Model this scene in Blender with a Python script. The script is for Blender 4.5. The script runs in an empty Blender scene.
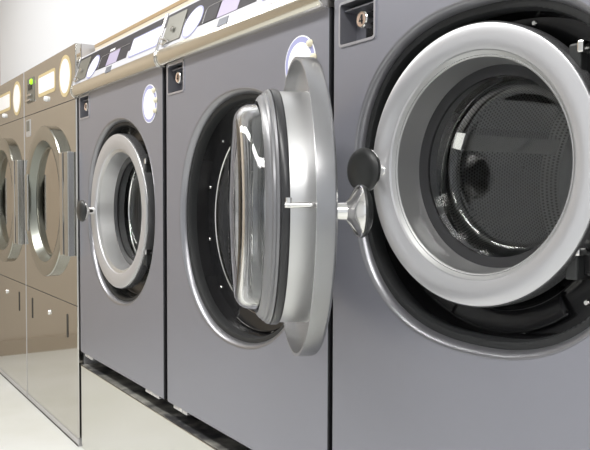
import bpy, bmesh, math
from mathutils import Vector, Matrix
PI = math.pi
S = 0.8          # one machine width in metres
ZH = 1.1673      # height of the reference level above the floor, in machine widths
sc = bpy.context.scene
COL = sc.collection

# ------------------------------------------------------------------ camera
yaw, pitch, roll = 0.9946, 0.0388, 0.0028
F = Vector((-math.sin(yaw)*math.cos(pitch), math.cos(yaw)*math.cos(pitch), -math.sin(pitch)))
R = F.cross(Vector((0, 0, 1))).normalized(); U = R.cross(F)
R, U = R*math.cos(roll)+U*math.sin(roll), U*math.cos(roll)-R*math.sin(roll)
cam = bpy.data.cameras.new('camera'); cam.sensor_width = 36; cam.lens = 36*747.236/590
cam.clip_start = 0.05
co = bpy.data.objects.new('camera', cam); COL.objects.link(co)
m = Matrix((R, U, -F)).transposed().to_4x4()
m.translation = Vector((3.4593*S, -1.0499*S, (0.0158+ZH)*S))
co.matrix_world = m
sc.camera = co

# ------------------------------------------------------------------ world, lights, exposure
w = bpy.data.worlds.new('daylight'); sc.world = w; w.use_nodes = True
w.node_tree.nodes['Background'].inputs[0].default_value = (0.93, 0.96, 1.0, 1)
w.node_tree.nodes['Background'].inputs[1].default_value = 1.0
sc.view_settings.view_transform = 'Standard'; sc.view_settings.look = 'None'
sc.view_settings.gamma = 1; sc.view_settings.use_curve_mapping = False
sc.view_settings.exposure = 0.0
CEIL = 2.55
LIGHTS = [(-0.7, -1.0), (0.9, -1.0), (2.5, -1.0), (4.1, -1.0)]  # invented lamps out of view, added for light and for reflections in the metal
for i, (x, y) in enumerate(LIGHTS):
    l = bpy.data.lights.new('added_lamp', 'AREA'); l.shape = 'RECTANGLE'; l.size = 1.15; l.size_y = 0.28
    l.energy = 26; l.color = (1.0, 0.985, 0.96)
    o = bpy.data.objects.new('added_lamp_light', l); COL.objects.link(o); o.location = (x, y, CEIL-0.075)

# ------------------------------------------------------------------ materials
def mat(name, col, metal=0.0, rough=0.5, coat=0.0, trans=0.0, ior=1.45, emit=None, spec=None):
    mt = bpy.data.materials.new(name); mt.use_nodes = True
    b = mt.node_tree.nodes['Principled BSDF']
    b.inputs['Base Color'].default_value = (*col, 1)
    b.inputs['Metallic'].default_value = metal; b.inputs['Roughness'].default_value = rough
    b.inputs['Coat Weight'].default_value = coat; b.inputs['Transmission Weight'].default_value = trans
    b.inputs['IOR'].default_value = ior
    if spec is not None: b.inputs['Specular IOR Level'].default_value = spec
    if emit:
        b.inputs['Emission Color'].default_value = (*emit[0], 1); b.inputs['Emission Strength'].default_value = emit[1]
    return mt
def nd(mt, t, **kw):
    n = mt.node_tree.nodes.new(t)
    for k, v in kw.items(): setattr(n, k, v)
    return n
def lk(mt, a, b): mt.node_tree.links.new(a, b)
def bsdf(mt): return mt.node_tree.nodes['Principled BSDF']
def noisy(mt, scale, amount, stretch=(1, 1, 1), bump=0.0, detail=3):
    """wear: a noise that varies roughness a little, and an optional fine bump"""
    tc = nd(mt, 'ShaderNodeTexCoord'); mp = nd(mt, 'ShaderNodeMapping'); mp.inputs['Scale'].default_value = stretch
    nz = nd(mt, 'ShaderNodeTexNoise'); nz.inputs['Scale'].default_value = scale; nz.inputs['Detail'].default_value = detail
    lk(mt, tc.outputs['Object'], mp.inputs['Vector']); lk(mt, mp.outputs[0], nz.inputs['Vector'])
    mr = nd(mt, 'ShaderNodeMapRange'); r = bsdf(mt).inputs['Roughness'].default_value
    mr.inputs['To Min'].default_value = max(0.02, r-amount); mr.inputs['To Max'].default_value = r+amount
    lk(mt, nz.outputs[0], mr.inputs['Value']); lk(mt, mr.outputs[0], bsdf(mt).inputs['Roughness'])
    if bump:
        bp = nd(mt, 'ShaderNodeBump'); bp.inputs['Strength'].default_value = bump; bp.inputs['Distance'].default_value = 0.002
        lk(mt, nz.outputs[0], bp.inputs['Height']); lk(mt, bp.outputs[0], bsdf(mt).inputs['Normal'])
    return mt
M = {}
M['grey'] = noisy(mat('satin_grey_metallic_paint', (0.285, 0.288, 0.33), 0.5, 0.36), 5, 0.015)
M['grey_dark'] = mat('dark_body_side', (0.035, 0.035, 0.04), 0.2, 0.45)
M['bezel'] = mat('bezel_paint', (0.30, 0.30, 0.32), 0.75, 0.3)
M['box_inner'] = mat('key_box_inner', (0.22, 0.22, 0.245), 0.5, 0.35)
M['box_rim'] = mat('key_box_rim', (0.5, 0.5, 0.54), 0.7, 0.3)
M['rubber'] = mat('dark_rubber', (0.018, 0.019, 0.020), 0, 0.55)
M['black'] = noisy(mat('glossy_black_plastic', (0.012, 0.012, 0.013), 0, 0.2), 12, 0.05)
M['ring'] = mat('satin_aluminium', (0.58, 0.58, 0.60), 0.6, 0.34)
M['cyl'] = mat('satin_cylinder_steel', (0.62, 0.62, 0.62), 0.9, 0.36)
M['band'] = mat('brushed_band_steel', (0.60, 0.60, 0.61), 0.85, 0.27)
M['chrome'] = mat('bright_steel', (0.78, 0.77, 0.75), 1, 0.13)
M['knob'] = mat('black_knob_plastic', (0.025, 0.026, 0.026), 0, 0.38)
M['seal'] = mat('door_seal', (0.03, 0.03, 0.032), 0, 0.3)
M['clamp'] = mat('grey_seal_lip', (0.22, 0.22, 0.23), 0.5, 0.32)
M['glass'] = mat('clear_glass', (0.97, 0.98, 0.98), 0, 0.0, trans=1.0, ior=1.47)
M['lip'] = mat('polished_lip_steel', (0.80, 0.77, 0.69), 1, 0.2)
M['steel'] = noisy(mat('plinth_steel', (0.70, 0.70, 0.67), 1, 0.16), 3, 0.03, (1, 1, 6))
M['brown_steel'] = noisy(mat('dryer_steel', (0.57, 0.555, 0.52), 1, 0.06), 2, 0.01)
M['dryer_ring'] = mat('dryer_ring_steel', (0.42, 0.42, 0.385), 1, 0.16)
M['bar'] = mat('dryer_bar_steel', (0.45, 0.45, 0.43), 0.9, 0.25)
M['cone'] = mat('dryer_cone_steel', (0.25, 0.26, 0.235), 0.9, 0.28)
M['dryer_glass'] = mat('mirror_tinted_glass', (0.52, 0.48, 0.42), 1, 0.03)
M['white_panel'] = mat('white_panel_paint', (0.60, 0.60, 0.64), 0, 0.45, spec=0.25)
M['dark_panel'] = mat('charcoal_panel_print', (0.042, 0.039, 0.045), 0, 0.5, spec=0.2)
M['lavender'] = mat('lavender_print', (0.43, 0.38, 0.53), 0, 0.45)
M['lav_rim'] = mat('lavender_rim_print', (0.38, 0.39, 0.64), 0, 0.4)
M['midgrey'] = mat('grey_print', (0.15, 0.16, 0.19), 0, 0.45)
M['paper'] = mat('white_sticker', (0.93, 0.93, 0.95), 0, 0.45)
M['cream'] = mat('cream_plastic', (0.80, 0.74, 0.56), 0, 0.35)
M['tan'] = mat('tan_print', (0.62, 0.50, 0.27), 0, 0.4)
M['plate'] = mat('olive_grey_plate', (0.20, 0.197, 0.172), 0.4, 0.4)
M['copper'] = mat('copper_lock_face', (0.72, 0.55, 0.45), 0.8, 0.3)
M['ink_and_gap'] = mat('black_print_and_gap_shade', (0.01, 0.01, 0.012), 0, 0.4)
M['green'] = mat('green_lamp', (0.3, 0.8, 0.02), 0, 0.3, emit=((0.45, 0.9, 0.02), 0.9))
M['slot'] = mat('slot_black', (0.03, 0.028, 0.025), 0, 0.5)
M['kick'] = mat('kick_aluminium', (0.60, 0.59, 0.60), 0.6, 0.35)
M['duct'] = mat('cream_duct', (0.74, 0.66, 0.53), 0, 0.35)
M['duct_brown'] = mat('brown_duct_edge', (0.42, 0.30, 0.17), 0, 0.4)
M['wall'] = noisy(mat('white_wall', (0.77, 0.785, 0.815), 0, 0.7), 2, 0.03)
M['brown_wall'] = noisy(mat('brown_wall', (0.49, 0.415, 0.33), 0, 0.6), 2, 0.02)
M['brown_base'] = mat('brown_baseboard', (0.42, 0.35, 0.27), 0, 0.4)
M['ceiling'] = mat('white_ceiling', (0.85, 0.85, 0.85), 0, 0.8)
M['lamp_white'] = mat('added_lamp_housing', (0.8, 0.8, 0.8), 0, 0.5)
M['window_glass'] = M['glass']

def floor_mat():
    mt = mat('cream_floor', (0.78, 0.78, 0.73), 0, 0.3)
    tc = nd(mt, 'ShaderNodeTexCoord'); nz = nd(mt, 'ShaderNodeTexNoise'); nz.inputs['Scale'].default_value = 2.2; nz.inputs['Detail'].default_value = 6
    cr = nd(mt, 'ShaderNodeValToRGB'); cr.color_ramp.elements[0].position = 0.3; cr.color_ramp.elements[1].position = 0.7
    cr.color_ramp.elements[0].color = (0.74, 0.75, 0.70, 1); cr.color_ramp.elements[1].color = (0.86, 0.87, 0.86, 1)
    lk(mt, tc.outputs['Object'], nz.inputs['Vector']); lk(mt, nz.outputs[0], cr.inputs[0]); lk(mt, cr.outputs[0], bsdf(mt).inputs['Base Color'])
    return mt
M['floor'] = floor_mat()
def ledge_mat():
    mt = mat('mottled_galvanised_ledge', (0.3, 0.3, 0.3), 0.3, 0.5)
    tc = nd(mt, 'ShaderNodeTexCoord'); nz = nd(mt, 'ShaderNodeTexNoise'); nz.inputs['Scale'].default_value = 11; nz.inputs['Detail'].default_value = 5
    cr = nd(mt, 'ShaderNodeValToRGB'); cr.color_ramp.elements[0].position = 0.42; cr.color_ramp.elements[1].position = 0.66
    cr.color_ramp.elements[0].color = (0.06, 0.06, 0.065, 1); cr.color_ramp.elements[1].color = (0.45, 0.44, 0.40, 1)
    lk(mt, tc.outputs['Object'], nz.inputs['Vector']); lk(mt, nz.outputs[0], cr.inputs[0]); lk(mt, cr.outputs[0], bsdf(mt).inputs['Base Color'])
    return mt
M['ledge'] = ledge_mat()
def drum_mat():
    """stainless drum with rows of round perforations, staggered; axis along the object's y"""
    mt = mat('perforated_drum_steel', (0.62, 0.62, 0.60), 1, 0.3)
    tc = nd(mt, 'ShaderNodeTexCoord'); sp = nd(mt, 'ShaderNodeSeparateXYZ'); lk(mt, tc.outputs['Object'], sp.inputs[0])
    def mth(op, a, b=None):
        n = nd(mt, 'ShaderNodeMath', operation=op)
        for i, v in enumerate((a, b)):
            if v is None: continue
            if isinstance(v, (int, float)): n.inputs[i].default_value = v
            else: lk(mt, v, n.inputs[i])
        return n.outputs[0]
    ang = mth('MULTIPLY', mth('ARCTAN2', sp.outputs['Z'], sp.outputs['X']), 230/(2*PI))
    dep = mth('MULTIPLY', sp.outputs['Y'], 135.0)
    row = mth('FLOOR', dep); odd = mth('MULTIPLY', mth('MODULO', mth('ADD', row, 1000), 2.0), 0.5)
    fa = mth('SUBTRACT', mth('FRACT', mth('ADD', mth('ADD', ang, odd), 1000.0)), 0.5)
    fd = mth('SUBTRACT', mth('FRACT', mth('ADD', dep, 1000.0)), 0.5)
    d2 = mth('ADD', mth('MULTIPLY', fa, fa), mth('MULTIPLY', fd, fd))
    hole = mth('LESS_THAN', d2, 0.085)
    mx = nd(mt, 'ShaderNodeMixRGB'); mx.inputs[1].default_value = (0.42, 0.42, 0.41, 1); mx.inputs[2].default_value = (0.01, 0.01, 0.01, 1)
    lk(mt, hole, mx.inputs[0]); lk(mt, mx.outputs[0], bsdf(mt).inputs['Base Color'])
    lk(mt, mth('SUBTRACT', 1.0, hole), bsdf(mt).inputs['Metallic'])
    return mt
M['drum'] = drum_mat()
M['drum_back'] = mat('dull_drum_back', (0.28, 0.28, 0.28), 0.9, 0.32)

# ------------------------------------------------------------------ mesh helpers (coordinates in machine widths)
class MB:
    def __init__(s): s.v = []; s.f = []; s.m = []; s.sm = []; s.mats = []
    def mi(s, name):
        if name not in s.mats: s.mats.append(name)
        return s.mats.index(name)
    def add(s, vs, fs, name, smooth=False, T=None):
        o = len(s.v); i = s.mi(name)
        for p in vs: s.v.append(tuple(T @ Vector(p)) if T is not None else tuple(p))
        for f in fs: s.f.append([o+k for k in f]); s.m.append(i); s.sm.append(smooth)
        return s
    def bm(s, b, name, smooth=False, T=None):
        b.verts.index_update(); s.add([v.co[:] for v in b.verts], [[v.index for v in f.verts] for f in b.faces], name, smooth, T); b.free(); return s
    def box(s, a, c, name, bev=0.0, T=None, seg=2):
        b = bmesh.new(); bmesh.ops.create_cube(b, size=1)
        for v in b.verts: v.co = Vector([(a[k]+c[k])/2+v.co[k]*(c[k]-a[k]) for k in range(3)])
        if bev: bmesh.ops.bevel(b, geom=b.edges[:], offset=bev, segments=seg, affect='EDGES', profile=0.5)
        return s.bm(b, name, False, T)
    def lathe(s, prof, name, n=96, c=(0, 0, 0), smooth=True, closed=False, T=None, cap0=False, cap1=False):
        """prof: list of (radius, y); axis along y through c"""
        vs = []; k = len(prof)
        for i in range(n):
            a = 2*PI*i/n
            for r, y in prof: vs.append((c[0]+r*math.cos(a), c[1]+y, c[2]+r*math.sin(a)))
        fs = []
        for i in range(n):
            j = (i+1) % n
            for q in range(k if closed else k-1):
                q2 = (q+1) % k
                fs.append((i*k+q, j*k+q, j*k+q2, i*k+q2))
        if cap0: fs.append([i*k for i in range(n)])
        if cap1: fs.append([i*k+k-1 for i in range(n)][::-1])
        return s.add(vs, fs, name, smooth, T)
    def ringsweep(s, prof, name, fn, n=180, c=(0, 0, 0), closed=False):
        """prof: (offset from the rounded-square outline, y) or ('abs', r, y); fn(angle) gives the outline radius"""
        vs = []; k = len(prof)
        for i in range(n):
            a = 2*PI*i/n
            for p in prof:
                q, y = (p[1], p[2]) if p[0] == 'abs' else (fn(a)+p[0], p[1])
                vs.append((c[0]+q*math.cos(a), c[1]+y, c[2]+q*math.sin(a)))
        fs = [(i*k+q, ((i+1) % n)*k+q, ((i+1) % n)*k+(q+1) % k, i*k+(q+1) % k) for i in range(n) for q in range(k if closed else k-1)]
        return s.add(vs, fs, name, True)
    def prism(s, poly, x0, x1, name, smooth=False, T=None):
        """poly in (y, z), extruded along x"""
        n = len(poly); vs = [(x0, *p) for p in poly]+[(x1, *p) for p in poly]
        fs = [[i, (i+1) % n, n+(i+1) % n, n+i] for i in range(n)]+[list(range(n))[::-1], [n+i for i in range(n)]]
        return s.add(vs, fs, name, smooth, T)
    def slab(s, poly, t0, t1, name, T):
        """poly in local (u, v), thickness along local w from t0 to t1, mapped by T"""
        n = len(poly); vs = [(p[0], p[1], t0) for p in poly]+[(p[0], p[1], t1) for p in poly]
        fs = [[i, (i+1) % n, n+(i+1) % n, n+i] for i in range(n)]+[list(range(n))[::-1], [n+i for i in range(n)]]
        return s.add(vs, fs, name, False, T)
    def tube(s, pts, r, name, n=12, T=None):
        pts = [Vector(p) for p in pts]; vs = []; fs = []
        for i, p in enumerate(pts):
            d = (pts[min(i+1, len(pts)-1)]-pts[max(i-1, 0)]).normalized()
            a = d.cross(Vector((0.13, 0.2, 1))).normalized(); b = d.cross(a)
            rr = r[i] if isinstance(r, (list, tuple)) else r
            vs += [tuple(p+a*rr*math.cos(2*PI*k/n)+b*rr*math.sin(2*PI*k/n)) for k in range(n)]
        for i in range(len(pts)-1):
            for k in range(n): fs.append((i*n+k, i*n+(k+1) % n, (i+1)*n+(k+1) % n, (i+1)*n+k))
        fs.append(list(range(n))[::-1]); fs.append([(len(pts)-1)*n+k for k in range(n)])
        return s.add(vs, fs, name, True, T)
    def build(s, name, parent=None, off=(0, 0, 0), loc=None, rot=0, scale=S, recalc=True):
        me = bpy.data.meshes.new(name)
        me.from_pydata([tuple((p[k]-off[k])*scale for k in range(3)) for p in s.v], [], s.f)
        for n in s.mats: me.materials.append(M[n])
        for i, p in enumerate(me.polygons): p.material_index = s.m[i]; p.use_smooth = s.sm[i]
        if recalc:
            b = bmesh.new(); b.from_mesh(me); bmesh.ops.recalc_face_normals(b, faces=b.faces[:])
            for e in b.edges:
                if len(e.link_faces) == 2 and e.calc_face_angle(0) > 0.6: e.smooth = False
            b.to_mesh(me); b.free()
        o = bpy.data.objects.new(name, me); COL.objects.link(o)
        if parent is not None: o.parent = parent
        if loc is not None: o.location = loc
        o.rotation_euler = (0, 0, rot)
        return o
def tag(o, label=None, cat=None, group=None, kind=None):
    for k, v in (('label', label), ('category', cat), ('group', group), ('kind', kind)):
        if v: o[k] = v
    return o
def empty(name, loc, label, cat, group=None):
    o = bpy.data.objects.new(name, None); COL.objects.link(o); o.location = loc; o.empty_display_size = 0.1
    return tag(o, label, cat, group)
def circle(r, n=48, cx=0, cy=0, ry=None): return [(cx+r*math.cos(2*PI*i/n), cy+(ry or r)*math.sin(2*PI*i/n)) for i in range(n)]
def rrect(x0, y0, x1, y1, r, n=5):
    out = []
    for cx, cy, a0 in ((x1-r, y1-r, 0), (x0+r, y1-r, PI/2), (x0+r, y0+r, PI), (x1-r, y0+r, 1.5*PI)):
        out += [(cx+r*math.cos(a0+PI/2*i/n), cy+r*math.sin(a0+PI/2*i/n)) for i in range(n+1)]
    return out
def FT(y=0.0):  # local (u, v, w) -> (x, -y, z): a sheet standing on the front at depth y, w pointing out of the front
    return Matrix(((1, 0, 0, 0), (0, 0, -1, y), (0, 1, 0, 0), (0, 0, 0, 1)))
def cut_plate(x0, x1, z0, z1, thick, circ, holes, name):
    """front plate with a round hole and rounded rectangular holes, by boolean, as raw verts and faces"""
    def tmp(mb):
        o = mb.build('tmp', scale=1.0); return o
    a = MB().box((x0, 0, z0), (x1, thick, z1), name, bev=0.006, seg=3); A = tmp(a)
    cuts = []
    fn = circ[2] if callable(circ[2]) else (lambda a: circ[2])
    c = MB().slab([(circ[0]+fn(t)*math.cos(t), circ[1]+fn(t)*math.sin(t)) for t in [2*PI*i/180 for i in range(180)]], -0.3, 0.3, name, FT()); cuts.append(tmp(c))
    for h in holes:
        cuts.append(tmp(MB().slab(rrect(*h), -0.2, 0.2, name, FT())))
    for k in cuts:
        md = A.modifiers.new('b', 'BOOLEAN'); md.operation = 'DIFFERENCE'; md.solver = 'EXACT'; md.object = k
    dg = bpy.context.evaluated_depsgraph_get(); me = bpy.data.meshes.new_from_object(A.evaluated_get(dg))
    vs = [v.co[:] for v in me.vertices]; fs = [list(p.vertices) for p in me.polygons]
    for k in cuts+[A]: bpy.data.objects.remove(k, do_unlink=True)
    return vs, fs

# ------------------------------------------------------------------ room
def rm(name, a, b, material, kind='structure'):
    mb = MB().box(a, b, material); return tag(mb.build(name, scale=1.0), kind=kind)
XL, XR, YB, YF = -2.30*S, 5.2, 1.0, -3.3
rm('floor', (XL-0.1, YF-0.1, -0.1), (XR+0.1, YB+0.1, 0), 'floor')
rm('ceiling', (XL-0.1, YF-0.1, CEIL), (XR+0.1, YB+0.1, CEIL+0.1), 'ceiling')
rm('wall_back', (XL-0.1, YB, 0), (XR+0.1, YB+0.1, CEIL), 'wall')
rm('wall_bulkhead', (XL, 0.132*S, (0.7225+ZH)*S), (XR, YB, CEIL), 'wall')
rm('wall_left', (XL-0.1, YF, 0), (XL, YB, CEIL), 'brown_wall')
rm('baseboard_left', (XL, YF, 0), (XL+0.012, -0.03, 0.09), 'brown_base')
rm('wall_front', (XL-0.1, YF-0.1, 0), (XR+0.1, YF, CEIL), 'wall')
# right wall, out of view; its wide opening is added to let daylight in
mb = MB().box((XR, YF, 0), (XR+0.1, YB, 0.5), 'wall').box((XR, YF, 2.3), (XR+0.1, YB, CEIL), 'wall')
mb.box((XR, YF, 0.5), (XR+0.1, YF+0.3, 2.3), 'wall').box((XR, YB-0.6, 0.5), (XR+0.1, YB, 2.3), 'wall')
tag(mb.build('wall_right', scale=1.0), kind='structure')
mb = MB()
for y in (YF+0.3, -1.5, YB-0.65): mb.box((XR+0.02, y, 0.5), (XR+0.08, y+0.05, 2.3), 'white_panel')
for z in (0.5, 2.25): mb.box((XR+0.02, YF+0.3, z), (XR+0.08, YB-0.6, z+0.05), 'white_panel')
tag(mb.build('added_window_1', scale=1.0), kind='structure')
for x, y in LIGHTS:
    e = empty('added_ceiling_light', (x, y, CEIL), 'long white ceiling light panel, unseen, added to light the laundry aisle', 'ceiling light', 'added ceiling lights over the aisle')
    MB().box((-0.59, -0.16, -0.07), (0.59, 0.16, 0), 'lamp_white', bev=0.008).build('added_lamp_housing', e, scale=1.0)

# ------------------------------------------------------------------ door of a washing machine
def door_profile(R, d=0.038):
    o = []
    ri = 0.805*R
    o += [(R, 0.0), (R, -(d-0.007))]
    for a in (30, 60, 90): o.append((R-0.007+0.007*math.cos(math.radians(a)), -(d-0.007)-0.007*math.sin(math.radians(a))))
    o += [(0.93*R, -(d+0.003)), (0.87*R, -(d+0.001)), (ri+0.006, -(d-0.003)), (ri+0.002, -(d-0.005)), (ri, -(d-0.009))]
    o += [(0.764*R, -(d-0.017)), (0.735*R, 0.037)]
    o += [(0.775*R, 0.037), (0.775*R, -(d-0.014)), (R-0.007, -(d-0.014)), (R-0.006, 0.0)]
    return o
def make_door(parent, c, beta, R, off, hinge_dz=0.17):
    """c: centre of the back edge in machine widths; closed beta = 0; outward is local -y, the free side is local -x"""
    loc = Vector([(c[k]-off[k])*S for k in range(3)])
    P_ = door_profile(R)
    door = MB().lathe(P_[:10], 'ring', n=144).lathe(P_[9:14], 'cyl', n=144).lathe(P_[13:]+P_[:4], 'band', n=144).build('door', parent, loc=loc, rot=beta)
    # black seal ring, then the ribbed lip that tapers to the glass
    MB().lathe([(0.735*R, 0.037), (0.785*R, 0.037), (0.79*R, 0.040), (0.79*R, 0.050), (0.785*R, 0.053), (0.70*R, 0.055), (0.665*R, 0.050), (0.66*R, 0.043)], 'seal', n=128, closed=True).build('door_seal', door)
    MB().lathe([(0.775*R, 0.053), (0.785*R, 0.056), (0.78*R, 0.060), (0.765*R, 0.062), (0.765*R, 0.066), (0.75*R, 0.069), (0.745*R, 0.073), (0.73*R, 0.077), (0.71*R, 0.080), (0.705*R, 0.055)], 'clamp', n=128, closed=True).build('seal_lip', door)
    # bowl of clear glass, 8 mm thick
    t = 0.011; ro = 0.70*R; L = 0.126; rc = 0.036; out = [(ro, 0.045), (ro-0.004, L-rc)]
    for a in range(15, 91, 15): out.append((ro-0.004-rc+rc*math.cos(math.radians(a)), L-rc+rc*math.sin(math.radians(a))))
    out += [(0.35*R, L+0.006), (0.12*R, L+0.009), (0.0005, L+0.0095)]
    inn = [(0.0005, L+0.0095-t), (0.12*R, L+0.009-t), (0.35*R, L+0.006-t)]
    for a in range(90, 14, -15): inn.append((ro-0.004-rc+(rc-t)*math.cos(math.radians(a)), L-rc+(rc-t)*math.sin(math.radians(a))))
    inn += [(ro-0.004-t, L-rc), (ro-t, 0.045)]
    MB().lathe(out+inn, 'glass', n=128, closed=True).build('door_glass', door)
    # knob: chrome stem flaring into a mushroom with a black face
    kx = -0.905*R
    mb = MB(); T = Matrix.Translation((kx, -0.033, -0.003))
    mb.lathe([(0.0, 0.0), (0.0165, 0.0), (0.0165, -0.004), (0.015, -0.006), (0.0165, -0.024), (0.024, -0.031), (0.043, -0.041), (0.047, -0.046), (0.047, -0.049)], 'chrome', n=48, T=T)
    mb.lathe([(0.047, -0.049), (0.0475, -0.053), (0.044, -0.059), (0.032, -0.066), (0.015, -0.069), (0.0, -0.070)], 'knob', n=48, T=T)
    mb.build('knob', door)['label'] = 'mushroom shaped knob with a chrome back and a black face'
    # latch pin on the inner side
    mb = MB().tube([(kx, -0.03, 0.008), (kx, 0.052, 0.008)], 0.0055, 'chrome', T=None)
    mb.tube([(kx, 0.045, 0.005), (kx, 0.045, 0.021)], 0.0055, 'chrome').tube([(kx, -0.024, 0.008), (kx, -0.015, 0.008)], 0.012, 'chrome')
    mb.build('latch_pin', door)
    # two hinge blocks on the hinge side, black with a polished knuckle
    for dz in (hinge_dz, -hinge_dz):
        a = math.asin(dz/R); x = R*math.cos(a)
        T = Matrix.Translation((x, 0, dz)) @ Matrix.Rotation(0.0, 4, 'Y')
        mb = MB().box((-0.012, -0.026, -0.030), (0.012, 0.03, 0.030), 'knob', bev=0.004, T=T)
        mb.box((0.008, -0.006, -0.022), (0.034, 0.03, 0.022), 'black', bev=0.004, T=T)
        mb.tube([(0.034, 0.012, -0.026), (0.034, 0.012, 0.026)], 0.010, 'chrome' if R < 0.3 else 'black', T=T)
        mb.box((0.006, -0.030, 0.012), (0.018, -0.004, 0.033), 'chrome', bev=0.003, T=T)
        mb.build('door_hinge', door)
    return door

# ------------------------------------------------------------------ washing machine
SL0 = Vector((-0.027, 0.518)); SLD = Vector((0.0427, 0.132)); SLN = Vector((-0.132, 0.0427)).normalized()
def ST(dz):  # local (x, s in widths along the slope, h) -> panel plane
    d = SLD.normalized()
    return Matrix(((1, 0, 0, 0), (0, d.x, SLN.x, SL0.x), (0, d.y, SLN.y, SL0.y+dz), (0, 0, 0, 1)))
SLEN = SLD.length
def washing_machine(X, label, ox, oz, orad, dc, dbeta, dR, dz=0.0, sticker=True, zbot=-0.7138, px0=0.008, px1=0.992, se=(0.522, -0.051, 0.395, 0.379, 2.15)):
    sx, sz, sa, sb, sn = se
    fn = lambda a: (abs(math.cos(a)/sa)**sn+abs(math.sin(a)/sb)**sn)**(-1/sn)
    off = (0, 0, -0.775)
    root = empty('washing_machine', (X*S, 0, (ZH-0.775)*S), label, 'washing machine', 'grey front loading washing machines in the row')
    B = lambda mb, name, par=None: mb.build(name, par or root, off=off)
    # body shell without a front
    top = 0.65+dz
    mb = MB().box((0.022, 0.03, -0.70), (0.034, 0.88, top-0.002), 'grey_dark').box((0.966, 0.03, -0.70), (0.978, 0.88, top-0.002), 'grey_dark')
    mb.box((0.034, 0.86, -0.70), (0.966, 0.88, top-0.002), 'grey_dark').box((0.034, 0.03, top-0.02), (0.966, 0.86, top-0.002), 'grey_dark')
    mb.box((0.022, 0.09, -0.775), (0.978, 0.88, -0.70), 'grey_dark')
    B(mb, 'body')
    # key box hole, front panel
    kb = (0.036, 0.365, 0.165, 0.463)
    zt = 0.478+dz
    vs, fs = cut_plate(px0, px1, zbot, zt, 0.028, (sx, sz, lambda a: fn(a)-0.003), [(*kb, 0.008)], 'grey')
    edge = [f for f in fs if all(vs[i][0] > px1-0.0035 for i in f)]; face = [f for f in fs if not all(vs[i][0] > px1-0.0035 for i in f)]
    B(MB().add(vs, face, 'grey').add(vs, edge, 'ink_and_gap'), 'front_panel')  # right edge of the panel coloured black, standing in for shade in the seam gap
    # clips under the panel
    for a, b_ in ((0.06, 0.17), (0.80, 0.93)):
        mb = MB().box((a, 0.004, zbot-0.012), (b_, 0.02, zbot+0.0005), 'kick', bev=0.002).box((a+0.06, 0.0, zbot-0.006), (a+0.075, 0.006, zbot+0.004), 'chrome', bev=0.001)
        B(mb, 'panel_clip')
    # bezel of the opening: painted roll, rubber ring with fine ribs
    mb = MB().ringsweep([(0.000, -0.001), (-0.003, -0.001), (-0.006, 0.001), (-0.011, 0.006), (-0.0155, 0.016), (-0.017, 0.03), (0.004, 0.03), (0.001, 0.001)], 'bezel', fn, closed=True, c=(sx, 0, sz))
    B(mb, 'opening_bezel')
    # ribbed rubber: the ribs are real
    n = 360; vs = []; fs = []
    prof = [(-0.0155, 0.018), (-0.021, 0.017), (-0.028, 0.020), (-0.032, 0.030), (-0.033, 0.05)]
    for i in range(n):
        a = 2*PI*i/n; k = 0.0016 if i % 2 else 0.0
        for j, (r, y) in enumerate(prof):
            rr = fn(a)+r-(k if 0 < j < 4 else 0); vs.append((sx+rr*math.cos(a), y, sz+rr*math.sin(a)))
    kk = len(prof)
    for i in range(n):
        for q in range(kk-1): fs.append((i*kk+q, ((i+1) % n)*kk+q, ((i+1) % n)*kk+q+1, i*kk+q+1))
    B(MB().add(vs, fs, 'rubber', True), 'rubber_ring')
    # black funnel, bolted tub rim
    r1 = orad-0.033
    mb = MB().ringsweep([(-0.033, 0.048), (-0.039, 0.085)], 'black', fn, c=(sx, 0, sz))
    nn = 180; vs = []
    for i in range(nn):
        a = 2*PI*i/nn; q = fn(a)-0.039; vs += [(sx+q*math.cos(a), 0.085, sz+q*math.sin(a)), (ox+0.78*orad*math.cos(a), 0.090, oz+0.78*orad*math.sin(a))]
    mb.add(vs, [(2*i, 2*((i+1) % nn), 2*((i+1) % nn)+1, 2*i+1) for i in range(nn)], 'black', True)
    mb.lathe([(0.78*orad, 0.090), (0.70*orad, 0.098), (0.665*orad, 0.112), (0.655*orad, 0.128), (0.635*orad, 0.135), (0.625*orad, 0.15)], 'black', n=128, c=(ox, 0, oz))
    B(mb, 'tub_front')
    # raised service hatch at the bottom of the black funnel
    pr = [(0.705*orad, 0.0955), (0.79*orad, 0.0865), (0.85*orad, 0.0825), (0.88*orad, 0.081), (0.885*orad, 0.076)]
    vs = []; fs = []; na = 24
    for i in range(na+1):
        a = math.radians(-112+i*(58/na))
        for q, y in pr: vs.append((ox+q*math.cos(a), y-0.003, oz+(q-0.002)*math.sin(a)))
    for i in range(na):
        for q in range(len(pr)-1): fs.append((i*5+q, (i+1)*5+q, (i+1)*5+q+1, i*5+q+1))
    h = B(MB().add(vs, fs, 'black', True), 'service_hatch')
    md = h.modifiers.new('thick', 'SOLIDIFY'); md.thickness = 0.0035; md.offset = 0
    for k in range(12):
        a = 2*PI*(k+0.45)/12; q = 0.885*orad
        mb = MB().lathe([(0, -0.006), (0.004, -0.006), (0.0055, -0.004), (0.0055, 0.003)], 'chrome', n=14, c=(ox+q*math.cos(a), 0.088, oz+q*math.sin(a)))
        B(mb, 'bolt')
    mb = MB().lathe([(0.622*orad, 0.142), (0.63*orad, 0.136), (0.642*orad, 0.140), (0.642*orad, 0.15), (0.622*orad, 0.15)], 'chrome', n=128, closed=True, c=(ox, 0, oz)); B(mb, 'drum_mouth')
    mb = MB().lathe([(0.745*orad, 0.094), (0.748*orad, 0.086), (0.756*orad, 0.084), (0.762*orad, 0.088), (0.762*orad, 0.094)], 'chrome', n=128, closed=True, c=(ox, 0, oz)); B(mb, 'tub_ring')
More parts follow.
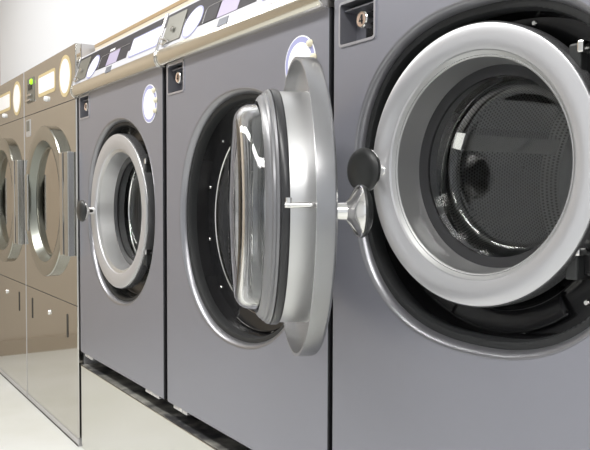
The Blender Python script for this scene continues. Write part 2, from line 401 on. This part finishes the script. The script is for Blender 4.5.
    # drum: own origin on its axis so the perforations wind round it
    rd = 0.95*orad
    mb = MB().lathe([(0.622*orad, 0.152), (0.75*orad, 0.158), (rd-0.02, 0.17), (rd, 0.19), (rd, 0.62), (rd-0.03, 0.66)], 'drum', n=128).lathe([(rd-0.03, 0.66), (0.72*rd, 0.668), (0.70*rd, 0.655), (0.66*rd, 0.655), (0.64*rd, 0.668), (0.3*rd, 0.675), (0.28*rd, 0.66), (0.0005, 0.65)], 'drum_back', n=128)
    for k in range(3):
        a = 2*PI*k/3+0.9; T = Matrix.Rotation(a, 4, 'Y')
        mb.prism([(0.2, rd), (0.2, rd-0.03), (0.24, rd-0.07), (0.58, rd-0.07), (0.62, rd)], -0.02, 0.02, 'chrome', T=T)
    d = mb.build('drum', root, loc=Vector((ox, 0, oz+0.775))*S)
    # key box with its lock
    mb = MB()
    x0, z0, x1, z1 = kb
    outer = rrect(x0-0.003, z0-0.003, x1+0.003, z1+0.003, 0.010); inner = rrect(x0+0.003, z0+0.003, x1-0.003, z1-0.003, 0.006)
    for (pa, pb, ya, yb) in ((outer, outer, 0.004, -0.003), (outer, inner, -0.003, -0.003), (inner, inner, -0.003, 0.045)):
        n_ = len(pa); vs = [(p[0], ya, p[1]) for p in pa]+[(p[0], yb, p[1]) for p in pb]
        mb.add(vs, [(i, (i+1) % n_, n_+(i+1) % n_, n_+i) for i in range(n_)], 'box_rim' if ya != -0.003 or yb == -0.003 else 'box_inner')
    mb.slab(inner, -0.045, -0.048, 'box_inner', FT()); mb.slab(rrect(x0+0.045, z0+0.008, x1-0.006, z1-0.022, 0.003), -0.045, -0.041, 'black', FT())
    mb.box((x0+0.005, 0.008, z1-0.018), (x1-0.005, 0.044, z1-0.014), 'box_inner', bev=0.001)
    kbx = B(mb, 'key_box')
    lx, lz = x0+0.079, z0+0.049
    mb = MB().lathe([(0.0195, 0.042), (0.0195, 0.002), (0.0175, -0.0005), (0.0155, -0.0005)], 'chrome', n=40, c=(lx, 0, lz))
    mb.lathe([(0.0155, -0.0005), (0.015, 0.0005), (0.0, 0.0005)], 'copper', n=40, c=(lx, 0, lz))
    mb.box((lx+0.000, -0.001, lz-0.0105), (lx+0.0035, 0.001, lz+0.0105), 'ink_and_gap').box((lx-0.008, -0.001, lz-0.005), (lx+0.005, 0.001, lz-0.002), 'ink_and_gap')
    mb.add([(lx-0.008, -0.0008, lz-0.0035), (lx-0.005, -0.0008, lz-0.0035), (lx+0.0025, -0.0008, lz+0.0105), (lx-0.001, -0.0008, lz+0.0105)], [(0, 1, 2, 3)], 'ink_and_gap')
    B(mb, 'lock', kbx)
    # steel lip under the control panel, control panel, chrome end trims
    lip = [(0.02, 0.4667), (-0.012, 0.4667), (-0.022, 0.470), (-0.029, 0.478), (-0.033, 0.490), (-0.032, 0.504), (-0.027, 0.518), (0.02, 0.518)]
    pl = MB().prism([(y, z+dz) for y, z in lip], 0.004, 0.996, 'lip', True); B(pl, 'rounded_lip')
    cp = MB().prism([(-0.027, 0.5185+dz), (0.0157, 0.650+dz), (0.07, 0.650+dz), (0.07, 0.5185+dz)], 0.004, 0.996, 'white_panel')
    cpo = B(cp, 'control_panel')
    T = ST(dz); L_ = SLEN
    def sl(poly, h0, h1, m_, name):
        o = B(MB().slab([(x, s) for x, s in poly], h0, h1, m_, T), name, cpo); return o
    sl([(0.012, 0.60*L_), (0.19, 0.60*L_), (0.19, 0.21*L_), (0.60, 0.21*L_), (0.675, 0.21*L_), (0.675, 0.40*L_), (0.99, 0.40*L_), (0.99, 0.94*L_), (0.012, 0.94*L_)], 0, 0.0012, 'dark_panel', 'display_strip')
    mb = MB().slab(rrect(0.035, 0.10*L_, 0.185, 0.84*L_, 0.006), 0.0012, 0.004, 'plate', T)
    mb.lathe([(0.009, -0.006), (0.009, 0), (0, 0)], 'chrome', n=20, T=T @ Matrix.Translation((0.112, 0.41*L_, 0.010)) @ Matrix.Rotation(PI/2, 4, 'X') @ Matrix.Translation((0, 0.004, 0)))
    mb.tube([T @ Vector(p) for p in ((0.03, 0.26*L_, 0.008), (0.07, 0.20*L_, 0.009), (0.10, 0.10*L_, 0.008))], 0.003, 'chrome')
    mb.tube([T @ Vector(p) for p in ((0.03, 0.14*L_, 0.008), (0.07, 0.06*L_, 0.009), (0.10, 0.14*L_, 0.008))], 0.003, 'chrome')
    o = B(mb, 'coin_plate', cpo)
    el = lambda k: [(0.258+k*0.066*math.cos(t_), 0.0550+k*0.052*math.cos(t_-1.35)) for t_ in [2*PI*i/48 for i in range(48)]]
    o = B(MB().slab(el(1.0), 0.0012, 0.0022, 'lav_rim', T).slab(el(0.88), 0.0022, 0.0027, 'paper', T), 'oval_sticker', cpo); o['label'] = 'white oval sticker with a lavender rim'
    sl([(0.440, 0.21*L_), (0.567, 0.21*L_), (0.572, 0.625*L_), (0.447, 0.615*L_)], 0.0012, 0.002, 'lavender', 'lavender_patch')
    sl([(0.345, 0.22*L_), (0.435, 0.22*L_), (0.437, 0.60*L_), (0.36, 0.60*L_), (0.348, 0.54*L_)], 0.0012, 0.0026, 'dark_panel', 'display_window')
    mb = MB()
    for a, b_ in (((0.345, 0.22), (0.348, 0.55)), ((0.348, 0.55), (0.36, 0.61)), ((0.36, 0.61), (0.68, 0.63))):
        mb.tube([T @ Vector((a[0], a[1]*L_, 0.003)), T @ Vector((b_[0], b_[1]*L_, 0.003))], 0.0008, 'kick', n=6)
    B(mb, 'outline', cpo)
    sl([(0.462, -0.04*L_), (0.522, -0.04*L_), (0.522, 0.145*L_), (0.462, 0.145*L_)], 0.0, 0.002, 'midgrey', 'small_label')
    sl([(0.443, 0.665*L_), (0.50, 0.665*L_), (0.50, 0.73*L_), (0.443, 0.73*L_)], 0.0012, 0.002, 'paper', 'small_sign')
    o = B(MB().slab(rrect(0.705, 0.15*L_, 0.985, 0.73*L_, 0.01), 0.0012, 0.002, 'lav_rim', T).slab(rrect(0.712, 0.19*L_, 0.978, 0.69*L_, 0.008), 0.002, 0.0026, 'paper', T), 'instruction_sticker', cpo)
    o['label'] = 'blank looking white sticker with a thin lavender edge'
    # chrome strips at the ends follow the profile
    prof = [(-0.0, 0.4655), (-0.013, 0.4645), (-0.024, 0.468), (-0.0315, 0.477), (-0.0355, 0.490), (-0.0345, 0.505), (-0.0295, 0.519), (0.0135, 0.6515), (0.02, 0.652)]
    mb = MB().tube([(0.006, y, z+dz) for y, z in prof], 0.0022, 'chrome', n=10); B(mb, 'end_trim')
    mb = MB().tube([(0.994, y, z+dz) for y, z in prof], 0.0020, 'chrome', n=10); B(mb, 'end_trim')
    # round sticker beside the opening
    if sticker:
        T = FT(0)
        mb = MB().slab(circle(0.070, 48, 0.866, 0.351), 0.0, 0.0015, 'paper', T).slab(circle(0.067, 48, 0.866, 0.351), 0.0015, 0.0019, 'lav_rim', T).slab(circle(0.055, 48, 0.866, 0.349), 0.0019, 0.0023, 'paper', T)
        so = B(mb, 'round_sticker'); so['label'] = 'round white sticker with a lavender rim'
        for a in (42, 6, -28):
            a = math.radians(a); cx_, cz_ = 0.866+0.064*math.cos(a), 0.351+0.064*math.sin(a)
            mb = MB().lathe([(0.0, -0.012), (0.006, -0.0105), (0.009, -0.006), (0.010, -0.001)], 'cream', n=20, c=(cx_, 0, cz_)); B(mb, 'button')
    make_door(root, dc, dbeta, dR, off)
    return root

# ------------------------------------------------------------------ dryers at the far end
def dryer(X, label):
    off = (0, 0, -ZH)
    root = empty('tumble_dryer', (X*S, 0, 0), label, 'dryer', 'brown reflecting steel dryers at the far end')
    B = lambda mb, name, par=None: mb.build(name, par or root, off=off)
    Y = -0.008; oc = (0.51, -0.015)
    vs, fs = cut_plate(0.006, 0.986, -1.1313, 0.7198, 0.03, (oc[0], oc[1], 0.33), [], 'brown_steel')
    vs = [(x, y+Y, z) for x, y, z in vs]
    B(MB().add(vs, fs, 'brown_steel'), 'front_panel')
    mb = MB().box((0.010, 0.022, -1.1313), (0.020, 0.88, 0.705), 'kick').box((0.972, 0.022, -1.1313), (0.986, 0.88, 0.705), 'kick')
    mb.box((0.020, 0.87, -1.1313), (0.972, 0.88, 0.705), 'kick').box((0.010, 0.022, 0.705), (0.986, 0.88, 0.7198), 'kick').box((0.02, 0.2, -1.1313), (0.97, 0.21, 0.70), 'grey_dark')
    B(mb, 'body')
    B(MB().box((0.006, -0.008, -ZH), (0.986, 0.86, -1.1313), 'kick', bev=0.002), 'kickplate')
    B(MB().box((0.006, -0.010, -ZH), (0.986, -0.008, -ZH+0.006), 'slot'), 'floor_line')  # thin dark strip along the foot of the kickplate
    B(MB().box((-0.003, Y-0.002, -1.13), (0.006, 0.0, 0.719), 'kick'), 'seam_strip')
    # panel seams as shallow dark lines in relief
    for z in (0.463, -0.503):
        B(MB().box((0.007, Y-0.0008, z-0.0018), (0.985, Y+0.001, z+0.0018), 'slot'), 'panel_seam')
    T = FT(Y)
    # upper fascia: stickers, key knob, coin slot with a green lamp
    o = B(MB().slab(circle(0.100, 48, 0.824, 0.588), 0, 0.002, 'tan', T).slab(circle(0.082, 48, 0.824, 0.588), 0.002, 0.003, 'paper', T), 'round_sticker'); o['label'] = 'round white sticker with a tan rim'
    o = B(MB().slab(rrect(0.325, 0.538, 0.652, 0.654, 0.02), 0, 0.002, 'tan', T).slab(rrect(0.337, 0.556, 0.640, 0.638, 0.012), 0.002, 0.003, 'paper', T), 'instruction_sticker'); o['label'] = 'white oblong sticker with a tan border'
    B(MB().lathe([(0, -0.016), (0.011, -0.014), (0.014, -0.006), (0.014, 0)], 'paper', n=20, c=(0.492, Y, 0.515)), 'button')
    mb = MB().slab(rrect(0.085, 0.53, 0.24, 0.665, 0.01), 0, 0.003, 'plate', T).box((0.12, Y-0.006, 0.60), (0.20, Y-0.003, 0.63), 'slot').box((0.11, Y-0.014, 0.565), (0.20, Y-0.003, 0.575), 'chrome', bev=0.002)
    mb.box((0.08, Y-0.018, 0.537), (0.20, Y-0.003, 0.546), 'chrome', bev=0.002)
    cs = B(mb, 'coin_slot')
    B(MB().lathe([(0, -0.012), (0.012, -0.010), (0.016, -0.004), (0.016, 0)], 'green', n=20, c=(0.196, Y-0.003, 0.640)), 'indicator_lamp', cs)['label'] = 'small lit green lamp'
    mb = MB().slab(rrect(0.05, 0.345, 0.145, 0.44, 0.006), 0, 0.003, 'kick', T).slab(rrect(0.065, 0.375, 0.135, 0.432, 0.004), 0.003, 0.004, 'plate', T); B(mb, 'latch_plate')
    # lower hatch: slots and lock
    for x in (0.145, 0.826):
        B(MB().slab(rrect(x-0.011, -0.675, x+0.011, -0.56, 0.010), 0, 0.002, 'slot', T), 'hatch_slot')
    B(MB().lathe([(0, -0.010), (0.011, -0.009), (0.014, -0.004), (0.014, 0)], 'chrome', n=24, c=(0.50, Y, -0.594)), 'hatch_lock')
    # round door, closed: thick ring, cone, tinted glass, hinge and handle bars
    r0 = 0.388
    door = MB().lathe([(r0, 0.0), (r0, -0.026), (r0-0.004, -0.031), (r0-0.012, -0.033), (0.318, -0.033), (0.312, -0.030)], 'dryer_ring', n=128).lathe([(0.312, -0.030), (0.303, -0.015), (0.285, 0.014), (0.295, 0.03), (0.325, 0.02), (0.33, 0.0)], 'cone', n=128).build('door', root, loc=Vector((oc[0], Y, oc[1]+ZH))*S)
    MB().lathe([(0.286, 0.008), (0.281, 0.005), (0.275, 0.008), (0.275, 0.016)], 'cone', n=128).build('glass_rim', door)
    MB().lathe([(0.0005, 0.010), (0.15, 0.010), (0.283, 0.010), (0.283, 0.016), (0.0005, 0.016)], 'dryer_glass', n=96, closed=True, smooth=False).build('door_glass', door)
    MB().box((-0.335, -0.042, -0.165), (-0.285, -0.032, 0.145), 'bar', bev=0.004).build('handle', door)
    mb = MB().box((0.325, -0.036, -0.255), (0.372, -0.028, 0.235), 'brown_steel', bev=0.003).box((0.372, -0.030, -0.250), (0.390, -0.015, 0.230), 'slot').box((0.390, -0.034, -0.255), (0.455, 0.0, 0.235), 'bar', bev=0.004)
    mb.build('hinge_bar', door)
    return root

dryer(-0.998, 'brown mirror-like steel dryer beside the grey washers, nearest of its kind')
dryer(-1.992, 'brown mirror-like steel dryer farthest down the row, cut off by the left edge')

# ------------------------------------------------------------------ washers, plinth, duct
washing_machine(0.0, 'grey washer with its round door closed, next to the brown dryers', 0.5138, -0.0519, 0.3841, (0.530, 0.028, -0.048), math.radians(1.0), 0.313, px0=0.006, px1=0.986)
washing_machine(1.0, 'grey washer with its round glass door swung wide open', 0.5138, -0.0519, 0.3841, (1.121, -0.187, -0.008), math.radians(154.9), 0.313, px0=0.014, px1=0.993)
washing_machine(2.0, 'largest, nearest grey washer with silver door ring and perforated drum in view', 0.4414, 0.0492, 0.3399, (0.442, 0.042, 0.074), math.radians(4.7), 0.270, dz=0.045, sticker=False, se=(0.4536, 0.0525, 0.365, 0.337, 2.34))
mb = MB().box((0.012, 0.0, -ZH), (3.04, 0.90, -0.7765), 'steel', bev=0.003)
mb.box((0.014, 0.006, -0.7766), (3.03, 0.895, -0.7751), 'ledge')
tag(mb.build('steel_plinth', scale=S, off=(0, 0, -ZH)), 'long polished steel plinth carrying the three grey washers', 'plinth')
mb = MB().box((0.03, 0.0724, 0.652), (1.99, 0.131, 0.698), 'duct').box((0.03, 0.070, 0.698), (1.99, 0.131, 0.7115), 'duct_brown')
tag(mb.build('service_duct', scale=S, off=(0, 0, -ZH)), 'cream and brown service duct along the tops of the grey washers', 'duct')
